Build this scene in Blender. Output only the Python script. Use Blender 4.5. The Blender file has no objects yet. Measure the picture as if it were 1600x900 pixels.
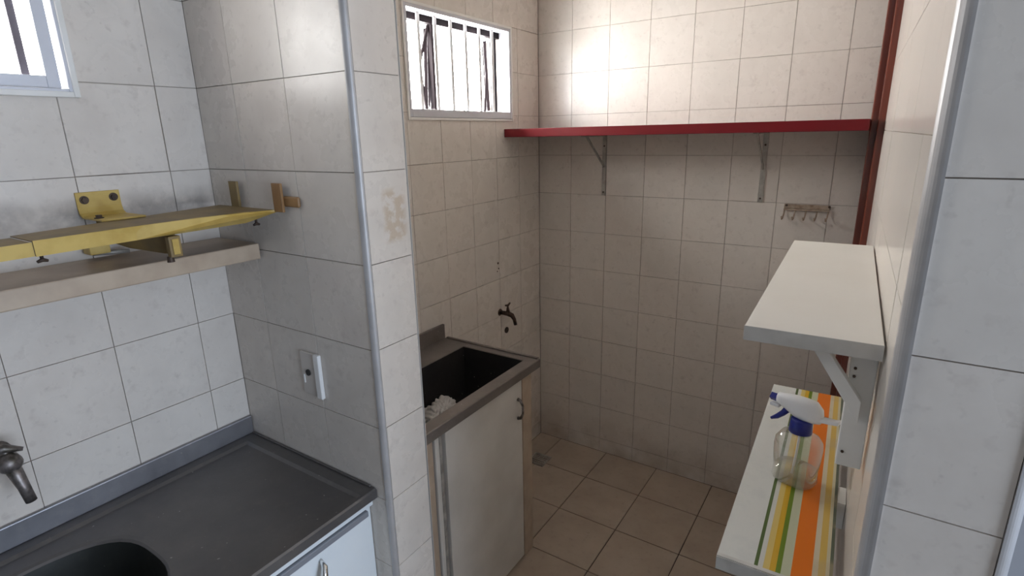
import bpy, bmesh, math, random
from mathutils import Vector, Matrix, noise
random.seed(7)
PI = math.pi
C = bpy.context.scene.collection
scene = bpy.context.scene

# ------------------------------------------------------------------ camera
PITCH, ROLL, YAW, FPX = math.radians(15.594), math.radians(-1.205), math.radians(-33.4985), 855.52
fw = Vector((math.sin(YAW)*math.cos(PITCH), math.cos(YAW)*math.cos(PITCH), -math.sin(PITCH)))
r0 = fw.cross(Vector((0, 0, 1))).normalized(); u0 = r0.cross(fw)
rr = math.cos(ROLL)*r0 + math.sin(ROLL)*u0; uu = -math.sin(ROLL)*r0 + math.cos(ROLL)*u0
cam = bpy.data.cameras.new('camera'); camo = bpy.data.objects.new('camera', cam); C.objects.link(camo)
cam.sensor_width = 36; cam.lens = 36*FPX/1600; cam.clip_start = 0.02
M = Matrix((rr, uu, -fw)).transposed().to_4x4(); M.translation = Vector((1.4776, -0.0946, 1.7092))
camo.matrix_world = M
scene.camera = camo

# ------------------------------------------------------------------ world, lights, exposure
w = bpy.data.worlds.new('world'); scene.world = w; w.use_nodes = True
bg = w.node_tree.nodes['Background']; bg.inputs[0].default_value = (1.0, 0.985, 0.965, 1); bg.inputs[1].default_value = 60.0
vs = scene.view_settings; vs.view_transform = 'Standard'; vs.look = 'None'; vs.gamma = 1; vs.exposure = 0.0; vs.use_curve_mapping = False
try:
    scene.cycles.use_denoising = True; scene.cycles.max_bounces = 14; scene.cycles.diffuse_bounces = 8
    scene.cycles.glossy_bounces = 6; scene.cycles.transparent_max_bounces = 16; scene.cycles.sample_clamp_indirect = 20
except Exception: pass
def portal(loc, n, sx, sy):
    l = bpy.data.lights.new('daylight_portal', 'AREA'); l.shape = 'RECTANGLE'; l.size = sx; l.size_y = sy
    l.cycles.is_portal = True
    o = bpy.data.objects.new('daylight_portal', l); C.objects.link(o); o.location = loc
    o.rotation_euler = Vector(n).to_track_quat('-Z', 'Z').to_euler()
portal((-.16, 1.82, 1.98), (1, 0, 0), .42, .76)
portal((-.16, .24, 2.0), (1, 0, 0), .42, .48)
# added fill lamp in the unseen adjoining room, no opening behind it
al = bpy.data.lights.new('side_fill_lamp', 'AREA'); al.shape = 'RECTANGLE'; al.size = 1.3; al.size_y = 1.5
al.energy = 69; al.color = (.70, .82, 1.0)
ao = bpy.data.objects.new('side_fill_lamp', al); C.objects.link(ao); ao.location = (3.88, .02, 1.45)
ao.rotation_euler = Vector((-1, 0, 0)).to_track_quat('-Z', 'Z').to_euler()

# ------------------------------------------------------------------ materials
def mat(name, col, rough=.5, metal=0., spec=.5, nstr=0., nscale=8., bump=0., col2=None, alpha=None, coat=0.):
    m = bpy.data.materials.new(name); m.use_nodes = True; nt = m.node_tree; b = nt.nodes['Principled BSDF']
    b.inputs['Base Color'].default_value = (*col, 1); b.inputs['Roughness'].default_value = rough
    b.inputs['Metallic'].default_value = metal; b.inputs['Specular IOR Level'].default_value = spec
    b.inputs['Coat Weight'].default_value = coat
    if col2 is not None or bump:
        g = nt.nodes.new('ShaderNodeNewGeometry')
        n = nt.nodes.new('ShaderNodeTexNoise'); n.inputs['Scale'].default_value = nscale; n.inputs['Detail'].default_value = 6
        nt.links.new(g.outputs['Position'], n.inputs['Vector'])
        if col2 is not None:
            r = nt.nodes.new('ShaderNodeValToRGB'); r.color_ramp.elements[0].position = .38; r.color_ramp.elements[1].position = .66
            r.color_ramp.elements[0].color = (*col, 1); r.color_ramp.elements[1].color = (*col2, 1)
            nt.links.new(n.outputs['Fac'], r.inputs[0]); nt.links.new(r.outputs[0], b.inputs['Base Color'])
        if bump:
            bp = nt.nodes.new('ShaderNodeBump'); bp.inputs['Strength'].default_value = bump; bp.inputs['Distance'].default_value = .002
            nt.links.new(n.outputs['Fac'], bp.inputs['Height']); nt.links.new(bp.outputs[0], b.inputs['Normal'])
    return m

class NT:
    def __init__(s, m): s.t = m.node_tree; s.b = s.t.nodes['Principled BSDF']
    def n(s, typ, **k):
        x = s.t.nodes.new(typ)
        for a, v in k.items(): setattr(x, a, v)
        return x
    def l(s, a, b): s.t.links.new(a, b)
    def math(s, op, a, b=None, clamp=False):
        x = s.n('ShaderNodeMath', operation=op, use_clamp=clamp)
        for i, v in enumerate((a, b)):
            if v is None: continue
            if isinstance(v, (int, float)): x.inputs[i].default_value = v
            else: s.l(v, x.inputs[i])
        return x.outputs[0]
    def noise(s, vec, scale, detail=4, rough=.5):
        x = s.n('ShaderNodeTexNoise'); x.inputs['Scale'].default_value = scale; x.inputs['Detail'].default_value = detail
        x.inputs['Roughness'].default_value = rough; s.l(vec, x.inputs['Vector']); return x.outputs['Fac']
    def mix(s, fac, a, b):
        x = s.n('ShaderNodeMix', data_type='RGBA')
        if isinstance(fac, (int, float)): x.inputs[0].default_value = fac
        else: s.l(fac, x.inputs[0])
        for i, v in ((6, a), (7, b)):
            if isinstance(v, tuple): x.inputs[i].default_value = (*v, 1)
            else: s.l(v, x.inputs[i])
        return x.outputs[2]
    def band(s, v, lo, hi, soft):       # 1 inside lo..hi with soft edges
        a = s.math('DIVIDE', s.math('SUBTRACT', v, lo), soft, True); b = s.math('DIVIDE', s.math('SUBTRACT', hi, v), soft, True)
        return s.math('MULTIPLY', a, b)
    def ramp(s, v, lo, hi):
        return s.math('DIVIDE', s.math('SUBTRACT', v, lo), hi-lo, True)

def tile_material(name='glazed_tile', mot=1.0, bump=.05):
    m = bpy.data.materials.new(name); m.use_nodes = True; T = NT(m)
    geo = T.n('ShaderNodeNewGeometry'); pos = geo.outputs['Position']
    oi = T.n('ShaderNodeObjectInfo')
    off = T.n('ShaderNodeVectorMath', operation='ADD'); T.l(pos, off.inputs[0])
    sc = T.n('ShaderNodeVectorMath', operation='SCALE'); sc.inputs[0].default_value = (7, 3, 5); T.l(oi.outputs['Random'], sc.inputs['Scale'])
    T.l(sc.outputs[0], off.inputs[1]); v = off.outputs[0]
    n1 = T.noise(v, 9, 5, .6); n2 = T.noise(v, 34, 3, .6); n3 = T.noise(v, 60, 2)
    c = T.mix(T.ramp(n1, .35, .7), (.71, .655, .595), (.71-.07*mot, .655-.07*mot, .595-.065*mot))
    c = T.mix(T.math('MULTIPLY', T.ramp(n2, .58, .74), .28*mot), c, (.40, .34, .31))
    c = T.mix(T.math('MULTIPLY', T.ramp(n3, .66, .76), .25*mot), c, (.33, .28, .25))
    c = T.mix(T.math('MULTIPLY', oi.outputs['Random'], .25), c, (.62, .60, .56))
    # own stains: rust patch on the pier, soot above the steel rail
    sep = T.n('ShaderNodeSeparateXYZ'); T.l(pos, sep.inputs[0]); X, Y, Z = sep.outputs
    st = T.math('MULTIPLY', T.band(X, .56, .60, .004), T.math('MULTIPLY', T.band(Y, .758, .838, .015), T.band(Z, 1.475, 1.605, .015)))
    st = T.math('MULTIPLY', st, T.ramp(T.noise(pos, 30, 4, .6), .42, .52))
    c = T.mix(T.math('MULTIPLY', st, .45), c, (.42, .28, .13))
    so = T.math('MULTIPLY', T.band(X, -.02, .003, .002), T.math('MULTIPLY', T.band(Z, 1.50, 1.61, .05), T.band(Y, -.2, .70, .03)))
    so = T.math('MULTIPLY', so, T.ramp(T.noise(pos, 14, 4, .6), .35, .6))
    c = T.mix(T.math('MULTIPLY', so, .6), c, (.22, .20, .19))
    # grime that builds up close to the floor
    lo = T.math('MULTIPLY', T.math('SUBTRACT', 1.0, T.ramp(Z, .0, .22), True), T.ramp(T.noise(pos, 7, 4), .3, .7))
    c = T.mix(T.math('MULTIPLY', lo, .6), c, (.27, .18, .10))
    T.l(c, T.b.inputs['Base Color'])
    T.l(T.math('ADD', .2, T.math('MULTIPLY', n1, .16*mot)), T.b.inputs['Roughness'])
    bp = T.n('ShaderNodeBump'); bp.inputs['Strength'].default_value = bump; bp.inputs['Distance'].default_value = .004
    T.b.inputs['Specular IOR Level'].default_value = .34
    T.l(T.noise(v, 6, 3), bp.inputs['Height']); T.l(bp.outputs[0], T.b.inputs['Normal'])
    return m

def floor_tile_material():
    m = bpy.data.materials.new('floor_tile'); m.use_nodes = True; T = NT(m)
    geo = T.n('ShaderNodeNewGeometry'); pos = geo.outputs['Position']
    n1 = T.noise(pos, 5, 5, .6); n2 = T.noise(pos, 40, 3)
    c = T.mix(T.ramp(n1, .35, .7), (.46, .38, .30), (.38, .30, .23))
    c = T.mix(T.math('MULTIPLY', T.ramp(n2, .6, .75), .3), c, (.28, .23, .18))
    T.l(c, T.b.inputs['Base Color']); T.b.inputs['Roughness'].default_value = .32
    return m

def steel_material(name, c1, c2, c3, metal=.85, rough=.34):
    m = bpy.data.materials.new(name); m.use_nodes = True; T = NT(m)
    geo = T.n('ShaderNodeNewGeometry'); pos = geo.outputs['Position']
    n1 = T.noise(pos, 4, 6, .65); n2 = T.noise(pos, 30, 5, .7); n3 = T.noise(pos, 90, 2)
    c = T.mix(T.ramp(n1, .35, .65), c1, c2)
    c = T.mix(T.math('MULTIPLY', T.ramp(n2, .55, .75), .35), c, c3)
    c = T.mix(T.math('MULTIPLY', T.ramp(n3, .74, .8), .8), c, (.6, .58, .54))
    T.l(c, T.b.inputs['Base Color']); T.b.inputs['Metallic'].default_value = metal
    T.l(T.math('ADD', rough, T.math('MULTIPLY', n2, .25)), T.b.inputs['Roughness'])
    return m

def wood_material(name, c1, c2, rough):
    m = bpy.data.materials.new(name); m.use_nodes = True; T = NT(m)
    geo = T.n('ShaderNodeNewGeometry')
    mp = T.n('ShaderNodeMapping'); mp.inputs['Scale'].default_value = (40, 40, 2.2); T.l(geo.outputs['Position'], mp.inputs[0])
    n = T.noise(mp.outputs[0], 1, 6, .6)
    T.l(T.mix(T.ramp(n, .35, .65), c1, c2), T.b.inputs['Base Color']); T.b.inputs['Roughness'].default_value = rough
    T.b.inputs['Coat Weight'].default_value = .5; T.b.inputs['Coat Roughness'].default_value = .12
    return m

TH = math.radians(1.7944)                       # the right partition is very slightly turned
PF = Vector((1.5241, 0.6416, 0))
FU = Vector((-math.sin(TH), math.cos(TH), 0)); FN = Vector((-math.cos(TH), -math.sin(TH), 0))

def stripes_material():
    """flat printed self-adhesive shelf film: white marble with coloured stripes running along the shelf"""
    m = bpy.data.materials.new('striped_film'); m.use_nodes = True; T = NT(m)
    tc = T.n('ShaderNodeTexCoord'); sep = T.n('ShaderNodeSeparateXYZ'); T.l(tc.outputs['Object'], sep.inputs[0])
    v = T.math('ADD', sep.outputs[1], .016); pos = tc.outputs['Object']
    veins = T.noise(pos, 12, 6, .7)
    white = T.mix(T.math('MULTIPLY', T.ramp(veins, .5, .62), .25), (.66, .67, .64), (.50, .52, .52))
    ramp = T.n('ShaderNodeValToRGB'); cr = ramp.color_ramp; cr.interpolation = 'CONSTANT'
    W = .2
    st = [(0, (.10, .12, .08)), (.0205, (.60, .55, .38)), (.026, (.62, .42, .10)), (.037, (.62, .55, .40)), (.046, (.72, .17, .006)),  # dark first stop: shade of the wall gap painted into the film
          (.0765, (.50, .52, .36)), (.091, (.13, .21, .012)), (.0985, (.60, .36, .02)), (.108, (.66, .50, .16)), (.118, (.60, .60, .56)), (.126, (.08, .13, .03)), (.1325, (1, 1, 1))]
    while len(cr.elements) > 1: cr.elements.remove(cr.elements[-1])
    for i, (p, c) in enumerate(st):
        e = cr.elements[0] if i == 0 else cr.elements.new(p/W)
        e.position = p/W; e.color = (*c, 1)
    T.l(T.math('DIVIDE', v, W), ramp.inputs[0])
    wm = T.math('GREATER_THAN', v, .1325)
    c = T.mix(wm, ramp.outputs[0], white)
    # worn, faded cross patches along the wall side
    wear = T.math('MULTIPLY', T.math('LESS_THAN', v, .046), T.ramp(T.noise(pos, 9, 3), .5, .6))
    c = T.mix(T.math('MULTIPLY', wear, .45), c, (.45, .36, .22))
    T.l(c, T.b.inputs['Base Color']); T.b.inputs['Roughness'].default_value = .35
    return m

TILE = tile_material(); TILE2 = tile_material('smooth_glazed_tile', .15, .01); FTILE = floor_tile_material()
GROUT = mat('grout', (.44, .39, .34), .9, col2=(.17, .13, .11), nscale=3.2)
FGROUT = mat('floor_grout', (.10, .07, .05), .9, col2=(.02, .015, .012), nscale=4)
PLASTER = mat('plaster', (.30, .29, .28), .9, col2=(.26, .25, .24), bump=.2, nscale=20)
CEIL = mat('ceiling_paint', (.72, .71, .69), .9, col2=(.68, .67, .65))
ALU = mat('aluminium', (.47, .46, .46), .42, .25, col2=(.40, .39, .39), nscale=14)
WINFRAME = mat('window_aluminium', (.55, .56, .60), .45, .35)
DARKALU = mat('dark_window_metal', (.012, .008, .010), .6, .0, spec=.1)
WHITEPAINT = mat('white_paint', (.80, .79, .76), .35, col2=(.74, .73, .69), nscale=12, bump=.1)
TRIMW = mat('white_grout_trim', (.52, .51, .50), .6)
STEEL = steel_material('stained_steel', (.20, .19, .185), (.15, .145, .145), (.26, .24, .22), rough=.33, metal=.7)
STEELB = steel_material('steel_backsplash', (.34, .34, .36), (.25, .25, .27), (.42, .40, .38), rough=.3)
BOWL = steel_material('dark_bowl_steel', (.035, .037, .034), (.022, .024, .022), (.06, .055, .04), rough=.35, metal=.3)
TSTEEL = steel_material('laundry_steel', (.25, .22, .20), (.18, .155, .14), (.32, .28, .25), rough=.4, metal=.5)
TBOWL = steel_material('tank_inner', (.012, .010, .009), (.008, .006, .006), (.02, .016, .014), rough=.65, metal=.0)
CABW = mat('cabinet_white', (.74, .78, .80), .4, col2=(.70, .75, .78), nscale=6)
CABGREY = mat('cabinet_channel', (.30, .32, .36), .4, .4)
LCAB = mat('laundry_cabinet_white', (.70, .67, .62), .5, col2=(.62, .59, .54), nscale=7)
STONE = mat('cream_stone', (.50, .40, .30), .42, col2=(.42, .325, .24), nscale=16, bump=.06)
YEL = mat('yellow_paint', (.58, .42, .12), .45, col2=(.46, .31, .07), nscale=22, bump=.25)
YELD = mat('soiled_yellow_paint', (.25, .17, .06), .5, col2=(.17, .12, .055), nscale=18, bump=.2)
BRASSY = mat('ochre_paint', (.34, .19, .075), .5, col2=(.26, .14, .055), nscale=30)
RUST = mat('rusty_bolt', (.10, .07, .05), .6, .5, col2=(.05, .035, .03), nscale=60, bump=.4)
RED = mat('red_laminate', (.15, .008, .012), .35, spec=.3, col2=(.14, .010, .013), nscale=8)
REDEDGE = mat('dark_red_top', (.10, .01, .012), .4)
BRK = mat('bracket_metal', (.48, .46, .42), .5, .3, col2=(.30, .28, .25), nscale=30)
MAHOG = wood_material('red_varnished_wood', (.17, .030, .012), (.09, .014, .007), .28)
RACK = mat('aged_rack_metal', (.42, .34, .26), .6, .1, col2=(.24, .16, .11), nscale=60)
BRONZE = mat('tarnished_brass', (.10, .065, .045), .45, .7, col2=(.05, .032, .025), nscale=40)
OLDCHROME = mat('worn_chrome', (.27, .24, .23), .42, .7, col2=(.10, .09, .075), nscale=60, bump=.5)
OUTLET = mat('outlet_plastic', (.80, .80, .79), .35)
OUTLET2 = mat('beige_outlet_plastic', (.60, .56, .52), .3)  # beige for the main plate part, beside the whiter edge strip
BLACK = mat('black_hole', (.02, .02, .02), .6)
SHELFW = mat('white_laminate', (.74, .725, .68), .38, col2=(.71, .69, .64), nscale=5)
SHELFE = mat('white_edge', (.62, .61, .58), .5, col2=(.52, .51, .48), nscale=25)
FILM = stripes_material()
BLUE = mat('blue_plastic', (.012, .02, .20), .3)
PWHITE = mat('white_plastic', (.82, .83, .84), .3)
BAG = mat('white_bag', (.55, .53, .50), .6, bump=.3, nscale=30)
CHROME = mat('chrome', (.75, .74, .72), .15, 1.0)
LILAC = mat('lilac_grey_metal', (.13, .12, .15), .6)
BARW = mat('bar_paint', (.66, .65, .64), .5)
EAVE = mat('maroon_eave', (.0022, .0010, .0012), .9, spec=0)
FARPAINT = mat('grey_paint', (.40, .42, .46), .7)

def glassy(name, tint, rough, mixf, haze=0):
    m = bpy.data.materials.new(name); m.use_nodes = True; nt = m.node_tree; nt.nodes.remove(nt.nodes['Principled BSDF'])
    out = nt.nodes['Material Output']; tr = nt.nodes.new('ShaderNodeBsdfTransparent'); gl = nt.nodes.new('ShaderNodeBsdfGlossy')
    tr.inputs[0].default_value = (*tint, 1); gl.inputs['Roughness'].default_value = rough
    if haze:
        df = nt.nodes.new('ShaderNodeBsdfDiffuse'); df.inputs[0].default_value = (.75, .75, .72, 1); m2 = nt.nodes.new('ShaderNodeMixShader'); m2.inputs[0].default_value = haze
        nt.links.new(tr.outputs[0], m2.inputs[1]); nt.links.new(df.outputs[0], m2.inputs[2]); tr = m2
    lw = nt.nodes.new('ShaderNodeLayerWeight'); lw.inputs[0].default_value = mixf
    mx = nt.nodes.new('ShaderNodeMixShader'); nt.links.new(lw.outputs['Facing'], mx.inputs[0])
    nt.links.new(tr.outputs[0], mx.inputs[1]); nt.links.new(gl.outputs[0], mx.inputs[2]); nt.links.new(mx.outputs[0], out.inputs[0])
    return m
PANE = glassy('window_glass', (.72, .74, .76), .02, .08)
PANE1 = glassy('dimming_glass', (.54, .54, .54), .02, .08)  # grey tint added to cut the kitchen window's light and glare
CLEAR = glassy('clear_plastic', (.97, .97, .94), .08, .22, .16)
LIQ = glassy('clear_liquid', (.95, .94, .87), .03, .15, .06)

# ------------------------------------------------------------------ mesh helpers
def obj(name, bm, m, parent=None, smooth=False, loc=None, bevel=0):
    me = bpy.data.meshes.new(name); bmesh.ops.recalc_face_normals(bm, faces=bm.faces[:]); bm.to_mesh(me); bm.free()
    me.materials.append(m)
    if smooth:
        me.shade_smooth()
    o = bpy.data.objects.new(name, me); C.objects.link(o)
    if parent: o.parent = parent
    if loc: o.location = loc
    if bevel:
        b = o.modifiers.new('bevel', 'BEVEL'); b.width = bevel; b.segments = 2; b.limit_method = 'ANGLE'; b.angle_limit = math.radians(40)
    return o
def tag(o, label=None, cat=None, group=None, kind=None):
    if label: o['label'] = label
    if cat: o['category'] = cat
    if group: o['group'] = group
    if kind: o['kind'] = kind
    return o
def empty(name, loc=(0, 0, 0), rz=0, label=None, cat=None, group=None):
    o = bpy.data.objects.new(name, None); C.objects.link(o); o.location = loc; o.rotation_euler = (0, 0, rz); o.empty_display_size = .05
    return tag(o, label, cat, group)
def box(bm, x0, x1, y0, y1, z0, z1):
    v = [bm.verts.new((x, y, z)) for z in (z0, z1) for x, y in ((x0, y0), (x1, y0), (x1, y1), (x0, y1))]
    for f in ((3, 2, 1, 0), (4, 5, 6, 7), (0, 1, 5, 4), (1, 2, 6, 5), (2, 3, 7, 6), (3, 0, 4, 7)): bm.faces.new([v[i] for i in f])
    return v
def B(*boxes):
    bm = bmesh.new()
    for b in boxes: box(bm, *b)
    return bm
def prism(bm, pts, off):
    """closed polygon pts (3D) extruded by vector off"""
    a = [bm.verts.new(p) for p in pts]; b = [bm.verts.new(Vector(p)+Vector(off)) for p in pts]; n = len(pts)
    bm.faces.new(a[::-1]); bm.faces.new(b)
    for i in range(n): bm.faces.new((a[i], a[(i+1) % n], b[(i+1) % n], b[i]))
    return bm
def tube(bm, pts, rads, seg=12, cap=True):
    pts = [Vector(p) for p in pts]
    if isinstance(rads, (int, float)): rads = [rads]*len(pts)
    rings = []; up = None
    for i, p in enumerate(pts):
        d = (pts[min(i+1, len(pts)-1)]-pts[max(i-1, 0)]).normalized()
        if up is None: up = Vector((0, 0, 1)) if abs(d.z) < .9 else Vector((0, 1, 0))
        s = d.cross(up)
        if s.length < 1e-4: s = d.cross(Vector((1, 0, 0)))
        s.normalize(); t = s.cross(d); up = t
        rings.append([bm.verts.new(p+rads[i]*(math.cos(2*PI*k/seg)*s+math.sin(2*PI*k/seg)*t)) for k in range(seg)])
    for a, b in zip(rings, rings[1:]):
        for k in range(seg): bm.faces.new((a[k], a[(k+1) % seg], b[(k+1) % seg], b[k]))
    if cap: bm.faces.new(rings[0][::-1]); bm.faces.new(rings[-1])
    return bm
def loft(bm, rings, cap0=True, cap1=True):
    R = [[bm.verts.new(p) for p in r] for r in rings]; n = len(R[0])
    for a, b in zip(R, R[1:]):
        for k in range(n): bm.faces.new((a[k], a[(k+1) % n], b[(k+1) % n], b[k]))
    if cap0: bm.faces.new(R[0][::-1])
    if cap1: bm.faces.new(R[-1])
    return bm
def super_ring(cx, cy, a, b, z, e=2.6, n=48):
    out = []
    for k in range(n):
        t = 2*PI*k/n; c, s = math.cos(t), math.sin(t)
        out.append((cx+a*math.copysign(abs(c)**(2/e), c), cy+b*math.copysign(abs(s)**(2/e), s), z))
    return out

# ------------------------------------------------------------------ tiled planes
def frame_matrix(O, n):
    n = Vector(n).normalized()
    if abs(n.z) > .9: x, y, z = Vector((1, 0, 0)), Vector((0, 0, -1)), Vector((0, 1, 0))
    else:
        y = -n; z = Vector((0, 0, 1)); x = y.cross(z)
    m = Matrix((x, y, z)).transposed().to_4x4(); m.translation = Vector(O); return m
GAP = .0009
_cache = {}
def tile_mesh(cells, th=.008, bev=.0012, m=None):
    """cells: rectangles (u0,u1,v0,v1) tiling one ceramic piece, local coordinates"""
    us = sorted({round(c[i], 5) for c in cells for i in (0, 1)}); vs_ = sorted({round(c[i], 5) for c in cells for i in (2, 3)})
    bm = bmesh.new(); vv = {}
    def V(u, v):
        k = (u, v)
        if k not in vv: vv[k] = bm.verts.new((u, 0, v))
        return vv[k]
    for a, b in zip(us, us[1:]):
        for c, d in zip(vs_, vs_[1:]):
            mu, mv = (a+b)/2, (c+d)/2
            if any(q[0] <= mu <= q[1] and q[2] <= mv <= q[3] for q in cells):
                bm.faces.new((V(a, c), V(b, c), V(b, d), V(a, d)))
    if len(cells) > 1: bmesh.ops.dissolve_limit(bm, angle_limit=.01, verts=bm.verts[:], edges=bm.edges[:])
    top = bm.faces[:]
    bmesh.ops.inset_region(bm, faces=top, thickness=bev, depth=0, use_boundary=True, use_even_offset=True)
    inner = set(v for f in top if f.is_valid for v in f.verts)
    for v in bm.verts:
        if v not in inner: v.co.y = bev
    be = [e for e in bm.edges if e.is_boundary]
    r = bmesh.ops.extrude_edge_only(bm, edges=be)
    for g in r['geom']:
        if isinstance(g, bmesh.types.BMVert): g.co.y = th
    bmesh.ops.recalc_face_normals(bm, faces=bm.faces[:])
    # make sure the face looks to -y
    f = max(bm.faces, key=lambda f: f.calc_area())
    if f.normal.y > 0: bmesh.ops.reverse_faces(bm, faces=bm.faces[:])
    me = bpy.data.meshes.new('tile'); bm.to_mesh(me); bm.free(); me.materials.append(m or TILE); return me
def lay(parent, PM, u0, u1, v0, v1, pu, pv, T, holes=(), m=None, jit=.0004, name='tile', gap=.0009):
    """ceramic tiles on the plane PM inside u0..u1, v0..v1; joints pass through pu, pv"""
    def cuts(a, b, p):
        k = math.floor((a-p)/T)+1; out = [a]
        while p+k*T < b-1e-6:
            if p+k*T > a+1e-6: out.append(p+k*T)
            k += 1
        return out+[b]
    cu, cv = cuts(u0, u1, pu), cuts(v0, v1, pv); n = 0
    for a, b in zip(cu, cu[1:]):
        for c, d in zip(cv, cv[1:]):
            R = (a+gap, b-gap, c+gap, d-gap)
            if R[1]-R[0] < .006 or R[3]-R[2] < .006: continue
            cells = [R]
            for h in holes:
                if h[0] < R[1] and h[1] > R[0] and h[2] < R[3] and h[3] > R[2]:
                    us = sorted({R[0], R[1], min(max(h[0], R[0]), R[1]), min(max(h[1], R[0]), R[1])})
                    vs_ = sorted({R[2], R[3], min(max(h[2], R[2]), R[3]), min(max(h[3], R[2]), R[3])})
                    cells = [(p, q, r, s) for p, q in zip(us, us[1:]) for r, s in zip(vs_, vs_[1:])
                             if not (h[0] <= (p+q)/2 <= h[1] and h[2] <= (r+s)/2 <= h[3])]
            if not cells: continue
            cx, cz = (R[0]+R[1])/2, (R[2]+R[3])/2
            loc = [(p-cx, q-cx, r-cz, s-cz) for p, q, r, s in cells]
            key = (tuple(round(x, 4) for q in loc for x in q), (m or TILE).name)
            if key not in _cache: _cache[key] = tile_mesh(loc, m=m)
            o = bpy.data.objects.new(name, _cache[key]); C.objects.link(o); o.parent = parent
            LM = Matrix.Translation((cx, random.uniform(-jit, jit), cz)) @ Matrix.Rotation(random.uniform(-.0012, .0012), 4, 'X') @ Matrix.Rotation(random.uniform(-.0012, .0012), 4, 'Z')
            o.matrix_world = PM @ LM; o.matrix_parent_inverse = Matrix(); o.matrix_basis = parent.matrix_world.inverted() @ PM @ LM
            n += 1
    return n
def plate_with_holes(bm, PM, u0, u1, v0, v1, y0, y1, holes):
    us = sorted({u0, u1, *[h[i] for h in holes for i in (0, 1)]}); vs_ = sorted({v0, v1, *[h[i] for h in holes for i in (2, 3)]})
    us = [u for u in us if u0 <= u <= u1]; vs_ = [v for v in vs_ if v0 <= v <= v1]
    for a, b in zip(us, us[1:]):
        run = None; cells = []
        for c, d in zip(vs_, vs_[1:]):
            if any(h[0] <= (a+b)/2 <= h[1] and h[2] <= (c+d)/2 <= h[3] for h in holes): continue
            cells.append((c, d))
        mer = []
        for c, d in cells:
            if mer and abs(mer[-1][1]-c) < 1e-6: mer[-1] = (mer[-1][0], d)
            else: mer.append((c, d))
        for c, d in mer:
            vv = box(bm, a, b, y0, y1, c, d)
            for v in vv: v.co = PM @ v.co

# ------------------------------------------------------------------ the setting
YB, YC2, XC, YE = .7035, .850, .5719, 2.4182
H = 2.62
YFRONT, XFAR = -2.5, 3.9
W1 = (.03, .441, 1.812, 2.172)         # kitchen window opening in the left wall (y0, y1, z0, z1)
W2 = (1.473, 2.165, 1.781, 2.174)      # laundry window
# left wall
PL = frame_matrix((0, 0, 0), (1, 0, 0))
def inset(h, d): return (h[0]+d, h[1]-d, h[2]+d, h[3]-d)
bm = bmesh.new(); plate_with_holes(bm, PL, YFRONT, YE+.12, 0, H, .004, .14, [W1, W2])
wl = obj('wall_left', bm, GROUT); wl['kind'] = 'structure'
lay(wl, PL, -.9, YB, 0.0, 2.5, YB-.0989, 1.6397, .2, holes=[W1])
lay(wl, PL, YC2, YE, 0.0, 2.5, 1.6507, 1.6073, .191, holes=[W2])
# small drilled marks and the pipe outlet below the laundry tap
for (y, z, r) in ((2.02, 1.115, .0055), (2.024, 1.088, .004), (2.012, 1.076, .003)):
    bm = bmesh.new(); tube(bm, [(-.001, y, z), (.0012, y, z)], r, 10); obj('drill_hole', bm, RUST, wl)
bm = bmesh.new(); tube(bm, [(-.002, 2.078, .755), (.004, 2.078, .755)], .016, 14); obj('pipe_outlet', bm, RUST, wl)
# partition between the kitchen sink and the laundry
bm = B((-.004, XC-.004, YB+.004, YC2-.004, 0, H)); wc = obj('wall_center', bm, GROUT); wc['kind'] = 'structure'
PB = frame_matrix((0, YB, 0), (0, -1, 0)); lay(wc, PB, 0, XC-.012, 0, 2.5, .161, 1.6397, .2)
PCp = frame_matrix((XC, 0, 0), (1, 0, 0)); lay(wc, PCp, YB+.012, YC2-.004, 0, 2.5, YB-.06, 1.6397, .2)
PB2 = frame_matrix((0, YC2, 0), (0, 1, 0)); lay(wc, PB2, -XC, 0, 1.0, 2.5, -.38, 1.6073, .191)
# back wall
bm = B((-.14, 2.2, YE+.004, YE+.14, 0, H)); wb = obj('wall_back', bm, GROUT); wb['kind'] = 'structure'
PE = frame_matrix((0, YE, 0), (0, -1, 0)); lay(wb, PE, 0, 1.50, 0, 2.5, .1852, 1.6073, .191)
# right partition: long face with the shelves, end face towards the camera
FUM = 1.515
PFm = frame_matrix(PF, FN)
bm = B((-FUM, -.004, .004, .135, 0, H), (-1.86, -FUM, .012, .135, 0, H))
for v in bm.verts: v.co = PFm @ v.co
wr = obj('wall_right', bm, GROUT); wr['kind'] = 'structure'
lay(wr, PFm, -FUM, -.014, 0, 2.5, -.35, 1.90, .2, jit=.0001, gap=.0006, m=TILE2)
PG = frame_matrix((PF.x, PF.y, 0), (0, -1, 0)); PG2 = PG @ Matrix.Identity(4)
bm = B((0.004, .131, .004, .12, 0, H))
for v in bm.verts: v.co = PG @ v.co
o = obj('end_core', bm, GROUT, wr)
lay(wr, PG, .012, .127, 0, 2.5, -.05, 1.657, .2)
# floor
PFl = frame_matrix((0, 0, 0), (0, 0, 1))
fl = obj('floor', B((-.14, XFAR+.1, YFRONT-.1, YE+.14, -.1, -.004)), FGROUT); fl['kind'] = 'structure'
lay(fl, PFl, 0, 1.70, YC2-.3, YE, .135, 2.155, .284, m=FTILE, jit=.0006, gap=.0022)
lay(fl, PFl, .572, XFAR, -.9, YC2-.3, .135, 2.155, .284, m=FTILE, jit=.0006, gap=.0022)
ce = obj('ceiling', B((-.14, XFAR+.1, YFRONT-.1, YE+.14, H, H+.1)), CEIL); ce['kind'] = 'structure'
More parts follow.
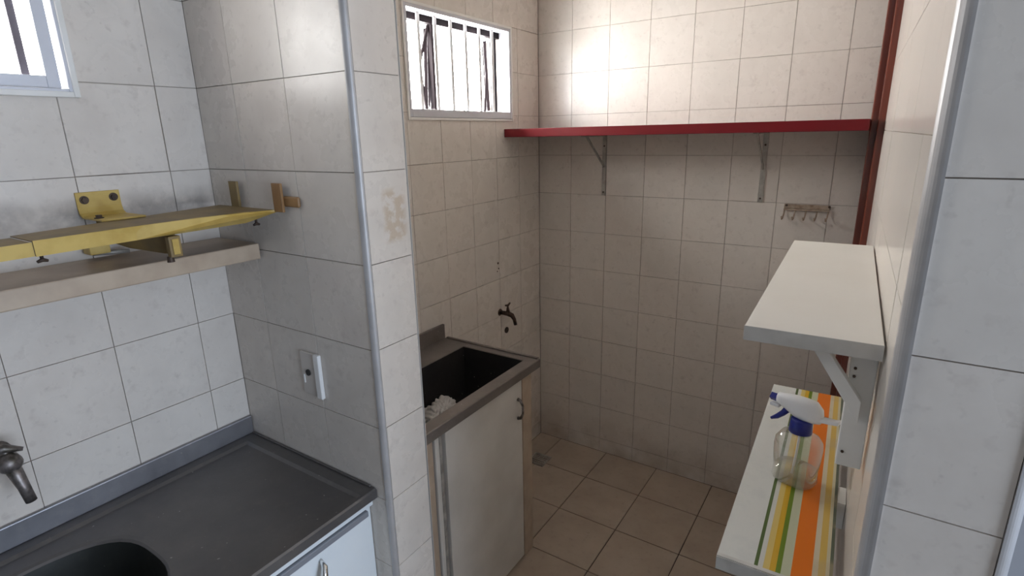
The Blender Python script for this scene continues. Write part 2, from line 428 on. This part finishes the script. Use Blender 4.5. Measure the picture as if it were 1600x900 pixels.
# room behind the camera
PFr = frame_matrix((0, YFRONT, 0), (0, 1, 0))
bm = bmesh.new(); plate_with_holes(bm, PFr, -XFAR-.1, .14, 0, H, 0, .1, [])
o = obj('wall_front', bm, PLASTER); o['kind'] = 'structure'
PX = frame_matrix((XFAR, 0, 0), (-1, 0, 0))
bm = bmesh.new(); plate_with_holes(bm, PX, -YE-.1, -YFRONT+.1, 0, H, 0, .1, [])
o = obj('wall_far_side', bm, PLASTER); o['kind'] = 'structure'

# outside: eave over the windows
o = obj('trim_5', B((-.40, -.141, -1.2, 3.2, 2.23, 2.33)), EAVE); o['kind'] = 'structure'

# ---- aluminium corner strips
def corner_strip(name, x, y, sx, sy, r=.0115, m=None, z1=H):
    """quarter-round strip whose round points to (sx, sy)"""
    bm = bmesh.new(); ring = []
    cx, cy = x-sx*r, y-sy*r
    pts = [(cx, cy)]+[(cx+sx*r*math.cos(a*PI/2/8)*1.08, cy+sy*r*math.sin(a*PI/2/8)*1.08) for a in range(9)]
    prism(bm, [(p[0], p[1], 0.001) for p in pts], (0, 0, z1-.002))
    o = obj(name, bm, m or ALU); o['kind'] = 'structure'
    return o
corner_strip('trim_1', XC+.0015, YB-.0015, 1, -1, .0115)
corner_strip('trim_2', PF.x-.002, PF.y-.002, -1, -1, .015)
corner_strip('trim_3', PF.x+.139, PF.y-.002, 1, -1, .012)
corner_strip('trim_4', XC+.0008, YC2+.0005, 1, 1, .005, TRIMW)
# a grey painted wall seen past the end of the right partition
o = obj('wall_far_right', B((PF.x+.1395, XFAR, .74, .80, 0, H)), FARPAINT); o['kind'] = 'structure'

# ---- windows
def win_box(bm, y0, y1, z0, z1, x0, x1): box(bm, x0, x1, y0, y1, z0, z1)
def frame_bm(y0, y1, z0, z1, x0, x1, t, tb=None):
    tb = tb or t
    return B((x0, x1, y0, y0+t, z0, z1), (x0, x1, y1-t, y1, z0, z1), (x0, x1, y0+t, y1-t, z0, z0+tb), (x0, x1, y0+t, y1-t, z1-t, z1))
def sash(parent, y0, y1, z0, z1, x, t, ang, m, th=.018, pm=None):
    """top hung sash opened outwards: parts frame and pane, turned about its top edge"""
    f = obj('sash', frame_bm(y0, y1, z0-z1, 0, -th/2, th/2, t), m, parent, bevel=.001)
    f.location = (x, 0, z1); f.rotation_euler = (0, ang, 0)
    p = obj('pane', B((-.002, .002, y0+t*.7, y1-t*.7, z0-z1+t*.7, -t*.7)), pm or PANE, f)
    return f
w1 = obj('window_1', frame_bm(W1[0]-.004, W1[1]+.000, W1[2], W1[3], -.10, .006, .012), WINFRAME, bevel=.0015); w1['kind'] = 'structure'
obj('trim_bead', frame_bm(W1[0]-.008, W1[1]+.006, W1[2]-.006, W1[3]+.006, .0005, .010, .012), WHITEPAINT, w1, bevel=.002)
sash(w1, .048, .424, W1[2]+.014, W1[3]-.02, -.022, .024, math.radians(.8), WINFRAME, .022, PANE1)
obj('stay_arm', B((-.062, -.055, .372, .386, W1[2]+.03, W1[3]-.04)), LILAC, w1)

w2 = obj('window_2', frame_bm(W2[0]+.001, W2[1]-.001, W2[2]+.001, W2[3]-.001, -.050, .004, .016, .030), WINFRAME, bevel=.0015); w2['kind'] = 'structure'
obj('trim_bead', frame_bm(W2[0]-.008, W2[1]+.008, W2[2]-.010, W2[3]+.006, .0005, .006, .010), WHITEPAINT, w2, bevel=.002)
for k in range(6):
    y = 1.585+.096*k
    obj('security_bar', B((-.034, -.028, y-.008, y+.008, W2[2]+.032, W2[3]-.018)), BARW, w2, bevel=.001)
obj('top_rail', B((-.082, -.055, W2[0]+.004, W2[1]-.004, 2.134, W2[3]-.001)), DARKALU, w2)
for y in (1.700, 2.128):
    obj('mullion', B((-.082, -.060, y-.009, y+.009, W2[2]+.001, 2.1335)), DARKALU, w2)
def side_sash(y, wid, ang):
    f = obj('sash', frame_bm(0, wid, 0, .30, -.007, .007, .014), DARKALU, w2, bevel=.001); f.location = (-.085, y, W2[2]+.04); f.rotation_euler = (ang[0], ang[1], ang[2])
    obj('pane', B((-.002, .002, .010, wid-.010, .010, .29)), PANE, f)
side_sash(1.668, .17, (math.radians(-3), math.radians(2), math.radians(38)))
side_sash(2.100, .17, (math.radians(4), math.radians(-2), math.radians(38)))
bm = bmesh.new(); tube(bm, [(-.075, 1.660, 1.80), (-.085, 1.640, 1.98), (-.075, 1.690, 2.13)], .006, 8); obj('stay_arm', bm, DARKALU, w2)
bm = bmesh.new(); tube(bm, [(-.075, 2.055, 1.81), (-.080, 2.083, 1.99)], [.007, .003], 8); obj('stay_arm', bm, DARKALU, w2)
bm = bmesh.new(); tube(bm, [(-.095, 1.93, 1.815), (-.11, 1.945, 1.86)], .004, 8); obj('latch', bm, WINFRAME, w2)

# ---- dark red door frame at the far end of the right wall
bm = B((-1.60, -FUM, -.020, .012, 0, 2.35))
d1 = obj('door_1', bm, MAHOG, bevel=.003); d1.matrix_world = PFm; d1['kind'] = 'structure'
o = obj('jamb', B((-1.66, -1.601, -.040, .012, 0, 2.35)), MAHOG, d1, bevel=.004)
o = obj('stop_bead', B((-1.72, -1.661, -.028, .012, 0, 2.35)), MAHOG, d1, bevel=.004)

# ------------------------------------------------------------------ kitchen sink unit
ct = empty('sink_counter', (0, 0, 0), 0, 'stained grey steel kitchen counter with a sunken bowl, under the left wall', 'counter')
X1, Y0c, Y1c = .532, -.75, YB-.002
def rect_ring(x0, x1, y0, y1, z, cx, cy, n=64, a=.17, b=.235):
    out = []
    for k in range(n):
        t = 2*PI*(k+.5)/n; c, s = math.cos(t), math.sin(t)
        tx = ((x1-cx) if c > 0 else (x0-cx))/c if abs(c) > 1e-9 else 1e9
        ty = ((y1-cy) if s > 0 else (y0-cy))/s if abs(s) > 1e-9 else 1e9
        q = min(tx, ty); out.append((cx+c*q, cy+s*q, z))
    for (X, Y) in ((x0, y0), (x1, y0), (x1, y1), (x0, y1)):        # snap one vertex to each corner
        i = min(range(n), key=lambda i: (out[i][0]-X)**2+(out[i][1]-Y)**2); out[i] = (X, Y, z)
    return out
def ang_super(cx, cy, a, b, z, e=3.0, n=64):
    out = []
    for k in range(n):
        t = 2*PI*(k+.5)/n; c, s = math.cos(t), math.sin(t)
        q = (abs(c/a)**e+abs(s/b)**e)**(-1/e); out.append((cx+c*q, cy+s*q, z))
    return out
bcx, bcy, ba, bb = .275, .055, .170, .243
bm = bmesh.new()
loft(bm, [rect_ring(.001, X1-.004, Y0c, Y1c, .836, bcx, bcy), rect_ring(.001, X1, Y0c, Y1c, .840, bcx, bcy), rect_ring(.001, X1, Y0c, Y1c, .862, bcx, bcy),
          rect_ring(.001, X1-.004, Y0c, Y1c, .866, bcx, bcy), rect_ring(.040, X1-.012, Y0c+.02, Y1c-.040, .866, bcx, bcy),
          rect_ring(.048, X1-.016, Y0c+.03, Y1c-.048, .860, bcx, bcy), ang_super(bcx, bcy, ba+.012, bb+.012, .859), ang_super(bcx, bcy, ba+.003, bb+.003, .857),
          ang_super(bcx, bcy, ba-.002, bb-.002, .852)], False, False)
obj('worktop', bm, STEEL, ct)
bm = bmesh.new()
loft(bm, [ang_super(bcx, bcy, ba-.002, bb-.002, .853), ang_super(bcx, bcy, ba-.008, bb-.008, .82), ang_super(bcx, bcy, ba-.018, bb-.018, .75),
          ang_super(bcx, bcy, ba-.035, bb-.035, .722), ang_super(bcx, bcy, ba-.07, bb-.07, .712), ang_super(bcx, bcy, .03, .03, .708, 2)], False, True)
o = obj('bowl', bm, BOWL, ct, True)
bm = bmesh.new(); tube(bm, [(bcx, bcy, .7085), (bcx, bcy, .714)], .035, 24); o2 = obj('strainer', bm, CHROME, ct)
bm = B((.0012, .012, Y0c, Y1c, .866, .922)); obj('backsplash', bm, STEELB, ct, bevel=.003)
bm = B((.013, .515, Y1c-.007, Y1c, .8662, .870)); obj('end_rim', bm, STEEL, ct, bevel=.002)

cab = empty('sink_cabinet', (0, 0, 0), 0, 'pale blue-white cabinet front under the grey kitchen counter', 'cabinet')
obj('carcass', B((.02, .500, Y0c, YB-.003, .08, .706), (.44, .500, Y0c, YB-.003, .706, .835)), CABW, cab)
obj('top_rail', B((.500, .517, Y0c, .698, .815, .8345)), CABW, cab, bevel=.001)
obj('grip_channel', B((.500, .524, Y0c, .676, .797, .813)), CABGREY, cab, bevel=.002)
for y0, y1 in ((.22, .682), (-.25, .215), (-.72, -.255)):
    dd = obj('door', B((.5005, .5185, y0, y1, .10, .795)), CABW, cab, bevel=.0015)
    bm = bmesh.new(); yh = y0+.30
    tube(bm, [(.519, yh+.010, .775), (.538, yh+.006, .768), (.546, yh-.004, .745), (.546, yh-.012, .70), (.536, yh-.016, .672), (.519, yh-.018, .665)], [.004, .007, .0085, .0075, .006, .004], 10)
    obj('handle', bm, CHROME, dd, True)
obj('plinth', B((.05, .46, Y0c, YB-.003, .0, .079)), CABGREY, cab)

# kitchen tap, only its spout end is in view
tp = empty('wall_tap', (0, .155, 1.085), 0, 'old chrome wall tap over the kitchen sink at the left edge', 'tap')
bm = bmesh.new(); tube(bm, [(.0005, 0, 0), (.006, 0, 0), (.010, 0, 0)], [.027, .026, .018], 20); obj('wall_flange', bm, OLDCHROME, tp, True)
bm = bmesh.new(); tube(bm, [(.010, 0, 0), (.045, 0, .002), (.058, 0, .006), (.092, 0, .006), (.104, 0, .002)], [.012, .013, .021, .021, .012], 18); obj('body', bm, OLDCHROME, tp, True)
bm = bmesh.new(); tube(bm, [(.084, .002, -.004), (.096, .004, -.022), (.101, .008, -.048), (.105, .012, -.082)], [.014, .0125, .0105, .0100], 16); obj('spout', bm, OLDCHROME, tp, True)
bm = bmesh.new(); tube(bm, [(.075, 0, .02), (.075, 0, .034)], [.010, .007], 12); tube(bm, [(.070, -.028, .034), (.075, 0, .036), (.086, .026, .026)], [.006, .010, .004], 10); obj('lever', bm, OLDCHROME, tp, True)

# outlet on the partition
ou = empty('wall_outlet', (.333, YB, 1.13), 0, 'white electrical outlet plate above the kitchen counter corner', 'outlet')
obj('cover_plate', B((-.038, .019, -.0065, -.0005, -.059, .059)), OUTLET2, ou, bevel=.002)
obj('cover_edge', B((.0195, .040, -.012, -.0005, -.060, .060)), OUTLET, ou, bevel=.003)
bm = bmesh.new(); tube(bm, [(-.010, -.0095, .004), (-.010, -.0045, .004)], .009, 8); obj('socket_hole', bm, BLACK, ou)
obj('switch_ridge', B((-.031, -.026, -.009, -.0055, -.028, -.004)), OUTLET, ou, bevel=.001)

# ------------------------------------------------------------------ stone shelf and yellow steel support
sh = obj('stone_shelf', B((.0012, .186, -.75, YB-.006, 1.418, 1.458)), STONE, bevel=.003)
tag(sh, 'cream stone shelf fixed to the left wall below the yellow steel rail', 'shelf')

yb = empty('steel_support', (0, .43, 1.55), 0, 'yellow painted steel support rail bolted to the left tiled wall', 'bracket')
def Yp(p): return (p[0], p[1]-.43, p[2]-1.55)
def ylow(bm):
    for v in bm.verts: v.co = Vector(Yp(v.co))
    return bm
# wall plate bent forward at its foot
bm = bmesh.new()
prof = [(.0008, 1.606), (.0048, 1.606), (.0048, 1.572), (.009, 1.560), (.020, 1.5535), (.115, 1.5535), (.115, 1.5495), (.018, 1.5495), (.005, 1.557), (.0008, 1.570)]
prism(bm, [(x, .395, z) for x, z in prof], (0, .087, 0)); obj('wall_plate', ylow(bm), YEL, yb, bevel=.0008)
for (y, z) in ((.410, 1.589), (.468, 1.591)):
    bm = bmesh.new(); tube(bm, [(.0049, y, z), (.0062, y, z)], .0092, 16); tube(bm, [(.0062, y, z), (.0115, y, z)], .0062, 6); obj('bolt', ylow(bm), RUST, yb)
bm = bmesh.new(); tube(bm, [(.078, .405, 1.5538), (.078, .405, 1.5555)], .009, 16); tube(bm, [(.078, .405, 1.5555), (.078, .405, 1.561)], .006, 6); obj('bolt', ylow(bm), RUST, yb)
# rail: top flange, front lip; outer sleeve and inner sleeve
def rail(y0b, x0b, y1b, x1b, yf0, xf0, pts_f, z, lip, t=.002):
    bm = bmesh.new(); top = [(x0b, y0b, z), (x1b, y1b, z)]+[(x, y, z) for x, y, _ in pts_f][::-1]
    prism(bm, top, (0, 0, -t))
    A = [(x, y, z+.0006) for x, y, l in pts_f]; Bq = [(x, y, z-l) for x, y, l in pts_f]
    prism(bm, A+Bq[::-1], (.0022, 0, 0)); return bm
zt = 1.5488
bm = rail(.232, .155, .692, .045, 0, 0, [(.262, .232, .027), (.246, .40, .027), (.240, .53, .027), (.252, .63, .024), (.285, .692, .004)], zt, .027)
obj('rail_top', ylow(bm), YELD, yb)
# the clean yellow front lip as its own painted face
def lip(pts, z, name, m):
    bm = bmesh.new(); A = [(x, y, z+.0006) for x, y, l in pts]; Bq = [(x, y, z-l) for x, y, l in pts]
    prism(bm, A+Bq[::-1], (.0020, 0, 0)); return obj(name, ylow(bm), m, yb)
lip([(.2652, .232, .0275), (.2492, .40, .0275), (.2434, .53, .0275), (.2560, .63, .0245), (.2882, .692, .0045)], zt, 'front_lip', YEL)
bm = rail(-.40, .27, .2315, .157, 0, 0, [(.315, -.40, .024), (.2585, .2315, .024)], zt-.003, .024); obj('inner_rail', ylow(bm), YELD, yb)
lip([(.3175, -.40, .024), (.2612, .2315, .024)], zt-.003, 'inner_lip', YEL)
for x in (.108, .287):
    bm = B((x, x+.034, .686, .6925, zt-.004, 1.612)); obj('upright_tab', ylow(bm), BRASSY if x > .2 else YELD, yb, bevel=.001)
obj('end_lug', ylow(B((.314, .370, .694, .7022, 1.557, 1.582))), BRASSY, yb, bevel=.004)
for (x, y, zz) in ((.252, .243, zt-.031), (.245, .662, zt-.026)):
    bm = bmesh.new(); tube(bm, [(x, y, zz+.012), (x, y, zz-.006)], .003, 8); tube(bm, [(x, y-.008, zz-.0085), (x, y, zz-.0055), (x, y+.008, zz-.0085)], [.0025, .0042, .0025], 8); obj('wing_screw', ylow(bm), RUST, yb, True)
# lower arm: web, end cap, knob, foot block and pin
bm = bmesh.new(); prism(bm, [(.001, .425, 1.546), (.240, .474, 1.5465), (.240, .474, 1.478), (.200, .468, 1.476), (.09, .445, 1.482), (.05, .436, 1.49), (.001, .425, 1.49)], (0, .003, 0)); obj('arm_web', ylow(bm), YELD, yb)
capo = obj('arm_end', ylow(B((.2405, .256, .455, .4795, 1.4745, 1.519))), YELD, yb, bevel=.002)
obj('end_plug', ylow(B((.2562, .2585, .4605, .474, 1.480, 1.513))), YEL, yb, bevel=.001)
bm = bmesh.new(); tube(bm, [(.235, .462, 1.474), (.235, .462, 1.462)], [.006, .0075], 12); obj('knob', ylow(bm), RUST, yb)
obj('foot_block', ylow(B((.012, .050, .384, .424, 1.472, 1.496))), YEL, yb, bevel=.002)
bm = bmesh.new(); tube(bm, [(.03, .395, 1.4715), (.045, .462, 1.4685)], [.004, .0055], 10); obj('pin', ylow(bm), BRK, yb, True)

# ------------------------------------------------------------------ laundry tank unit
tk = empty('laundry_tank', (0, 1.2, .86), 0, 'dark steel laundry tank set in a stained steel rim under the barred window', 'sink')
tx1, ty0, ty1, tz = .478, .853, 1.602, .875
def L(bm):
    for v in bm.verts: v.co = v.co-Vector((0, 1.2, .86))
    return bm
bx0, bx1, by0, by1 = .138, .432, .91, 1.556
cxx, cyy = (bx0+bx1)/2, (by0+by1)/2
bm = bmesh.new()
n = 64
loft(bm, [rect_ring(.014, tx1-.003, ty0, ty1, tz-.038, cxx, cyy, n), rect_ring(.014, tx1, ty0, ty1, tz-.035, cxx, cyy, n), rect_ring(.014, tx1, ty0, ty1, tz-.003, cxx, cyy, n),
          rect_ring(.014, tx1-.003, ty0+.003, ty1-.003, tz, cxx, cyy, n), rect_ring(bx0, bx1, by0, by1, tz, cxx, cyy, n), rect_ring(bx0+.002, bx1-.002, by0+.002, by1-.002, tz-.004, cxx, cyy, n)], False, False)
obj('rim', L(bm), TSTEEL, tk)
bm = bmesh.new()
loft(bm, [rect_ring(bx0+.002, bx1-.002, by0+.002, by1-.002, tz-.003, cxx, cyy, n), rect_ring(bx0+.012, bx1-.012, by0+.012, by1-.012, tz-.20, cxx, cyy, n),
          rect_ring(bx0+.03, bx1-.03, by0+.03, by1-.03, tz-.24, cxx, cyy, n), rect_ring(cxx-.02, cxx+.02, cyy-.02, cyy+.02, tz-.245, cxx, cyy, n)], False, True)
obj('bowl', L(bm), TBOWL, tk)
obj('backsplash', L(B((.0012, .014, ty0, 1.590, tz-.03, .938))), TSTEEL, tk, bevel=.002)
bm = B((.02, tx1-.004, ty1-.014, ty1-.001, tz+.0002, tz+.006)); obj('end_rim', L(bm), TSTEEL, tk, bevel=.002)

bm = bmesh.new(); bmesh.ops.create_icosphere(bm, subdivisions=5, radius=1)
for v in bm.verts:
    p = v.co.copy(); d = noise.noise(p*1.7+Vector((3, 1, 2)))*.55+abs(noise.noise(p*4+Vector((9, 2, 5))))*.45-.2*abs(noise.noise(p*9))
    v.co = Vector((p.x*.058, p.y*.090, p.z*.046))*(1+d)
mz = min(v.co.z for v in bm.verts)
bg_ = obj('crumpled_bag', bm, BAG, None, True, loc=(.215, 1.32, tz-.245-mz+.001)); bg_.rotation_euler = (0, 0, .5)
tag(bg_, 'crumpled white plastic bag lying in the dark laundry tank', 'bag')

lc = empty('laundry_cabinet', (0, 1.2, 0), 0, 'plain white cabinet under the laundry tank, beside the tiled partition', 'cabinet')
def L2(bm):
    for v in bm.verts: v.co = v.co-Vector((0, 1.2, 0))
    return bm
obj('side_leg', L2(B((.434, .445, 1.523, 1.590, .0, tz-.0385), (.02, .434, 1.560, 1.590, .0, tz-.0385))), STONE, lc, bevel=.003)
obj('side_leg', L2(B((.434, .440, .856, 1.012, .0, tz-.0385), (.02, .434, .856, .900, .0, tz-.0385))), STONE, lc, bevel=.003)
obj('frame_post', L2(B((.40, .446, 1.016, 1.036, .0, tz-.0385))), LCAB, lc, bevel=.004)
obj('frame_post', L2(B((.40, .440, 1.042, 1.058, .0, tz-.0385))), BRK, lc, bevel=.004)
dd = obj('door', L2(B((.428, .446, 1.066, 1.516, .012, tz-.046))), LCAB, lc, bevel=.002)
bm = bmesh.new(); tube(bm, [(.447, 1.486, .744), (.460, 1.486, .741), (.470, 1.485, .722), (.470, 1.485, .690), (.460, 1.486, .668), (.447, 1.486, .664)], [.007, .006, .0045, .0045, .006, .007], 10)
obj('handle', L2(bm), OLDCHROME, dd, True)
obj('back_panel', L2(B((.02, .03, 1.06, 1.52, .0, tz-.26))), LCAB, lc)

# laundry tap
lt = empty('garden_tap', (0, 2.025, .865), 0, 'tarnished brass tap on the laundry wall beside the tank', 'tap')
bm = bmesh.new(); tube(bm, [(.0005, 0, 0), (.005, 0, 0)], [.018, .015], 16); tube(bm, [(.005, 0, 0), (.055, 0, 0)], [.010, .012], 14); obj('body', bm, BRONZE, lt, True)
bm = bmesh.new(); tube(bm, [(.050, 0, 0), (.066, .008, -.008), (.074, .016, -.030), (.078, .020, -.058)], [.013, .012, .009, .0085], 12); obj('spout', bm, BRONZE, lt, True)
bm = bmesh.new(); tube(bm, [(.048, 0, .008), (.048, 0, .030), (.048, 0, .040)], [.010, .006, .004], 10); tube(bm, [(.048, -.020, .048), (.048, 0, .042), (.048, .020, .050)], [.004, .006, .004], 10); obj('lever', bm, BRONZE, lt, True)

# floor drain
dr = empty('floor_drain', (.135, 2.165, 0), 0, 'small square floor drain in the corner behind the laundry cabinet', 'drain')
obj('drain_frame', frame_bm(-.05, .05, -.05, .05, 0, .006, .009), BRK, dr)
dr.children[0].rotation_euler = (0, -PI/2, 0); dr.children[0].location = (0, 0, .001)
for k in range(6):
    obj('grate_bar', B((-.041, .041, -.038+.0145*k, -.031+.0145*k, .0015, .005)), BRK, dr)

# ------------------------------------------------------------------ red shelf with brackets
rs = empty('red_shelf', (0, YE, 1.70), 0, 'long dark red laminate shelf across the back wall of the laundry', 'shelf')
obj('board', B((.001, 1.434, 2.098-YE, -.0008, .0, .037)), RED, rs, bevel=.002)
def shelf_bracket(x):
    k = empty('shelf_bracket', (x, YE, 1.70)); k.parent = rs; k.location = (x, 0, 0)
    return k
for i, x in enumerate((.366, 1.078)):
    b1 = obj('bracket', B((-.010, .010, -.006, -.0008, -.285, -.0005)), BRK, rs, loc=(x, 0, 0), bevel=.001)
    obj('top_arm', B((-.010, .010, -.24, -.007, -.005, -.0005)), BRK, b1, bevel=.001)
    bm = bmesh.new(); prism(bm, [(-.003, -.190, -.0055), (-.003, -.206, -.0055), (-.003, -.010, -.150), (-.003, -.0065, -.138)], (.006, 0, 0)); obj('brace', bm, BRK, b1)
    for z in (-.268, -.05):
        bm = bmesh.new(); tube(bm, [(0, -.0062, z), (0, -.0095, z)], .004, 8); obj('screw', bm, RUST, b1)

# hook rack
hr = empty('hook_rack', (1.255, YE, 1.40), 0, 'small aged metal hook rack with five hooks on the back wall', 'hook rack')
obj('back_strip', B((-.083, .083, -.005, -.0008, -.004, .014)), RACK, hr, bevel=.002)
obj('lower_wire', B((-.083, .083, -.012, -.0052, -.010, -.004)), RACK, hr, bevel=.001)
for k in range(5):
    x = -.079+.0395*k
    bm = bmesh.new(); tube(bm, [(x, -.008, -.006), (x-.002, -.010, -.028), (x-.004, -.018, -.044), (x-.005, -.030, -.046), (x-.006, -.038, -.034)], [.0032, .003, .0028, .0028, .0032], 8)
    obj('hook', bm, RACK, hr, True)
for x in (-.074, .080):
    bm = bmesh.new(); tube(bm, [(x, -.0052, .009), (x, -.008, .009)], .005, 8); obj('screw', bm, RUST, hr)

# ------------------------------------------------------------------ white shelves on the right partition (local: x=-along wall, y towards the room)
RZ = math.atan2(FU.y, FU.x)          # local x axis runs along the wall away from the camera
us = empty('upper_shelf', (PF.x, PF.y, 0), RZ, 'white laminate shelf board with a wooden strut, the upper one on the right wall', 'shelf')
US0, US1 = .130, .915
obj('board', B((US0+.002, US1, .003, .184, 1.397, 1.419)), SHELFW, us, bevel=.0015)
obj('edge_band', B((US0, US0+.0018, .003, .184, 1.3965, 1.4195)), SHELFE, us)
obj('wall_cleat', B((.171, .196, .004, .038, 1.20, 1.3965)), WHITEPAINT, us, bevel=.0015)
bm = bmesh.new(); prism(bm, [(.152, v, z) for v, z in ((.092, 1.3965), (.072, 1.3965), (.018, 1.320), (.018, 1.285), (.0395, 1.3165))], (.0185, 0, 0)); obj('strut', bm, WHITEPAINT, us, bevel=.001)
for z in (1.365, 1.352, 1.225):
    bm = bmesh.new(); tube(bm, [(.1690, .031, z), (.1714, .031, z)], .0022, 8); obj('nail', bm, RUST, us)

LZ = .990
ls = empty('lower_shelf', (PF.x, PF.y, 0), RZ, 'lower wall shelf covered in white film with orange, yellow and green stripes', 'shelf')
LS0, LS1 = .128, .915
obj('board', B((LS0+.002, LS1, .016, .192, LZ-.025, LZ-.0008)), SHELFW, ls, bevel=.0015)
obj('edge_band', B((LS0, LS0+.0018, .016, .192, LZ-.0255, LZ-.0002)), SHELFE, ls)
f_ = obj('striped_cover', B((LS0+.002, LS1, .0, .176, 0, .0008)), FILM, ls); f_.location = (0, .016, LZ-.0008)
# film shader reads v from its own origin at the wall side of the board
obj('front_border', B((LS0+.002, LS0+.010, .016, .192, LZ+.0001, LZ+.0012)), SHELFE, ls)
obj('wall_cleat', B((.40, .46, .001, .0155, LZ-.06, LZ-.002)), WHITEPAINT, ls)
obj('wall_cleat', B((.70, .76, .001, .0155, LZ-.06, LZ-.002)), WHITEPAINT, ls)

# ------------------------------------------------------------------ spray bottle
ADIR = math.atan2(.31, -.95)
sb = empty('spray_bottle', (1.413, 1.076, LZ+.0005), ADIR, 'clear plastic spray bottle with white trigger head and blue collar on the striped shelf', 'bottle')
prof = [(.030, .000), (.040, .002), (.0425, .008), (.041, .030), (.0435, .050), (.0450, .080), (.0435, .094), (.036, .106), (.022, .1125), (.0125, .115), (.0125, .120)]
bm = bmesh.new(); loft(bm, [super_ring(0, 0, r, r*.86 if r > .02 else r, z, 2.6 if r > .02 else 2.0, 40) for r, z in prof], True, True); obj('body', bm, CLEAR, sb, True)
bm = bmesh.new(); loft(bm, [super_ring(0, 0, r, r*.86, z, 2.6, 40) for r, z in [(.028, .0015), (.0385, .0035), (.0405, .009), (.0395, .028), (.0392, .031)]], True, True); obj('liquid', bm, LIQ, sb, True)
bm = bmesh.new(); tube(bm, [(0, 0, .113), (0, 0, .1145), (0, 0, .142), (0, 0, .1445)], [.0195, .0222, .0205, .0185], 28); obj('collar', bm, BLUE, sb, True)
bm = bmesh.new(); tube(bm, [(0, 0, .120), (.002, 0, .06), (.006, 0, .012)], .0025, 8); obj('dip_tube', bm, PWHITE, sb, True)
bm = bmesh.new()
hs = [(-.040, .158, .004, .007), (-.036, .162, .010, .016), (-.024, .166, .0145, .0235), (-.006, .166, .0155, .0250), (.012, .167, .0150, .0235), (.028, .170, .0130, .0185), (.042, .172, .0110, .0135), (.052, .173, .0100, .0110)]
loft(bm, [[(x, wy*math.copysign(abs(math.cos(t))**.8, math.cos(t)), z+hz*math.copysign(abs(math.sin(t))**.8, math.sin(t))) for t in [2*PI*k/24 for k in range(24)]] for x, z, wy, hz in hs]); obj('head', bm, PWHITE, sb, True)
bm = bmesh.new(); tube(bm, [(.0523, 0, .171), (.054, 0, .171), (.067, 0, .171)], [.0085, .0092, .0088], 4); obj('nozzle', bm, BLUE, sb)
obj('nozzle_guard', B((.046, .066, -.007, .007, .152, .1595)), PWHITE, sb, bevel=.002)
bm = bmesh.new(); tube(bm, [(.030, 0, .154), (.038, 0, .142), (.050, 0, .129), (.062, 0, .120)], [.0075, .0065, .0055, .003], 10); obj('trigger', bm, BLUE, sb, True)
bm = bmesh.new(); prism(bm, [(-.012, -.008, .147), (-.070, -.008, .158), (-.070, -.008, .167), (-.062, -.008, .164), (-.030, -.008, .160), (-.012, -.008, .158)], (0, .016, 0)); obj('rear_lever', bm, PWHITE, sb, bevel=.0015)
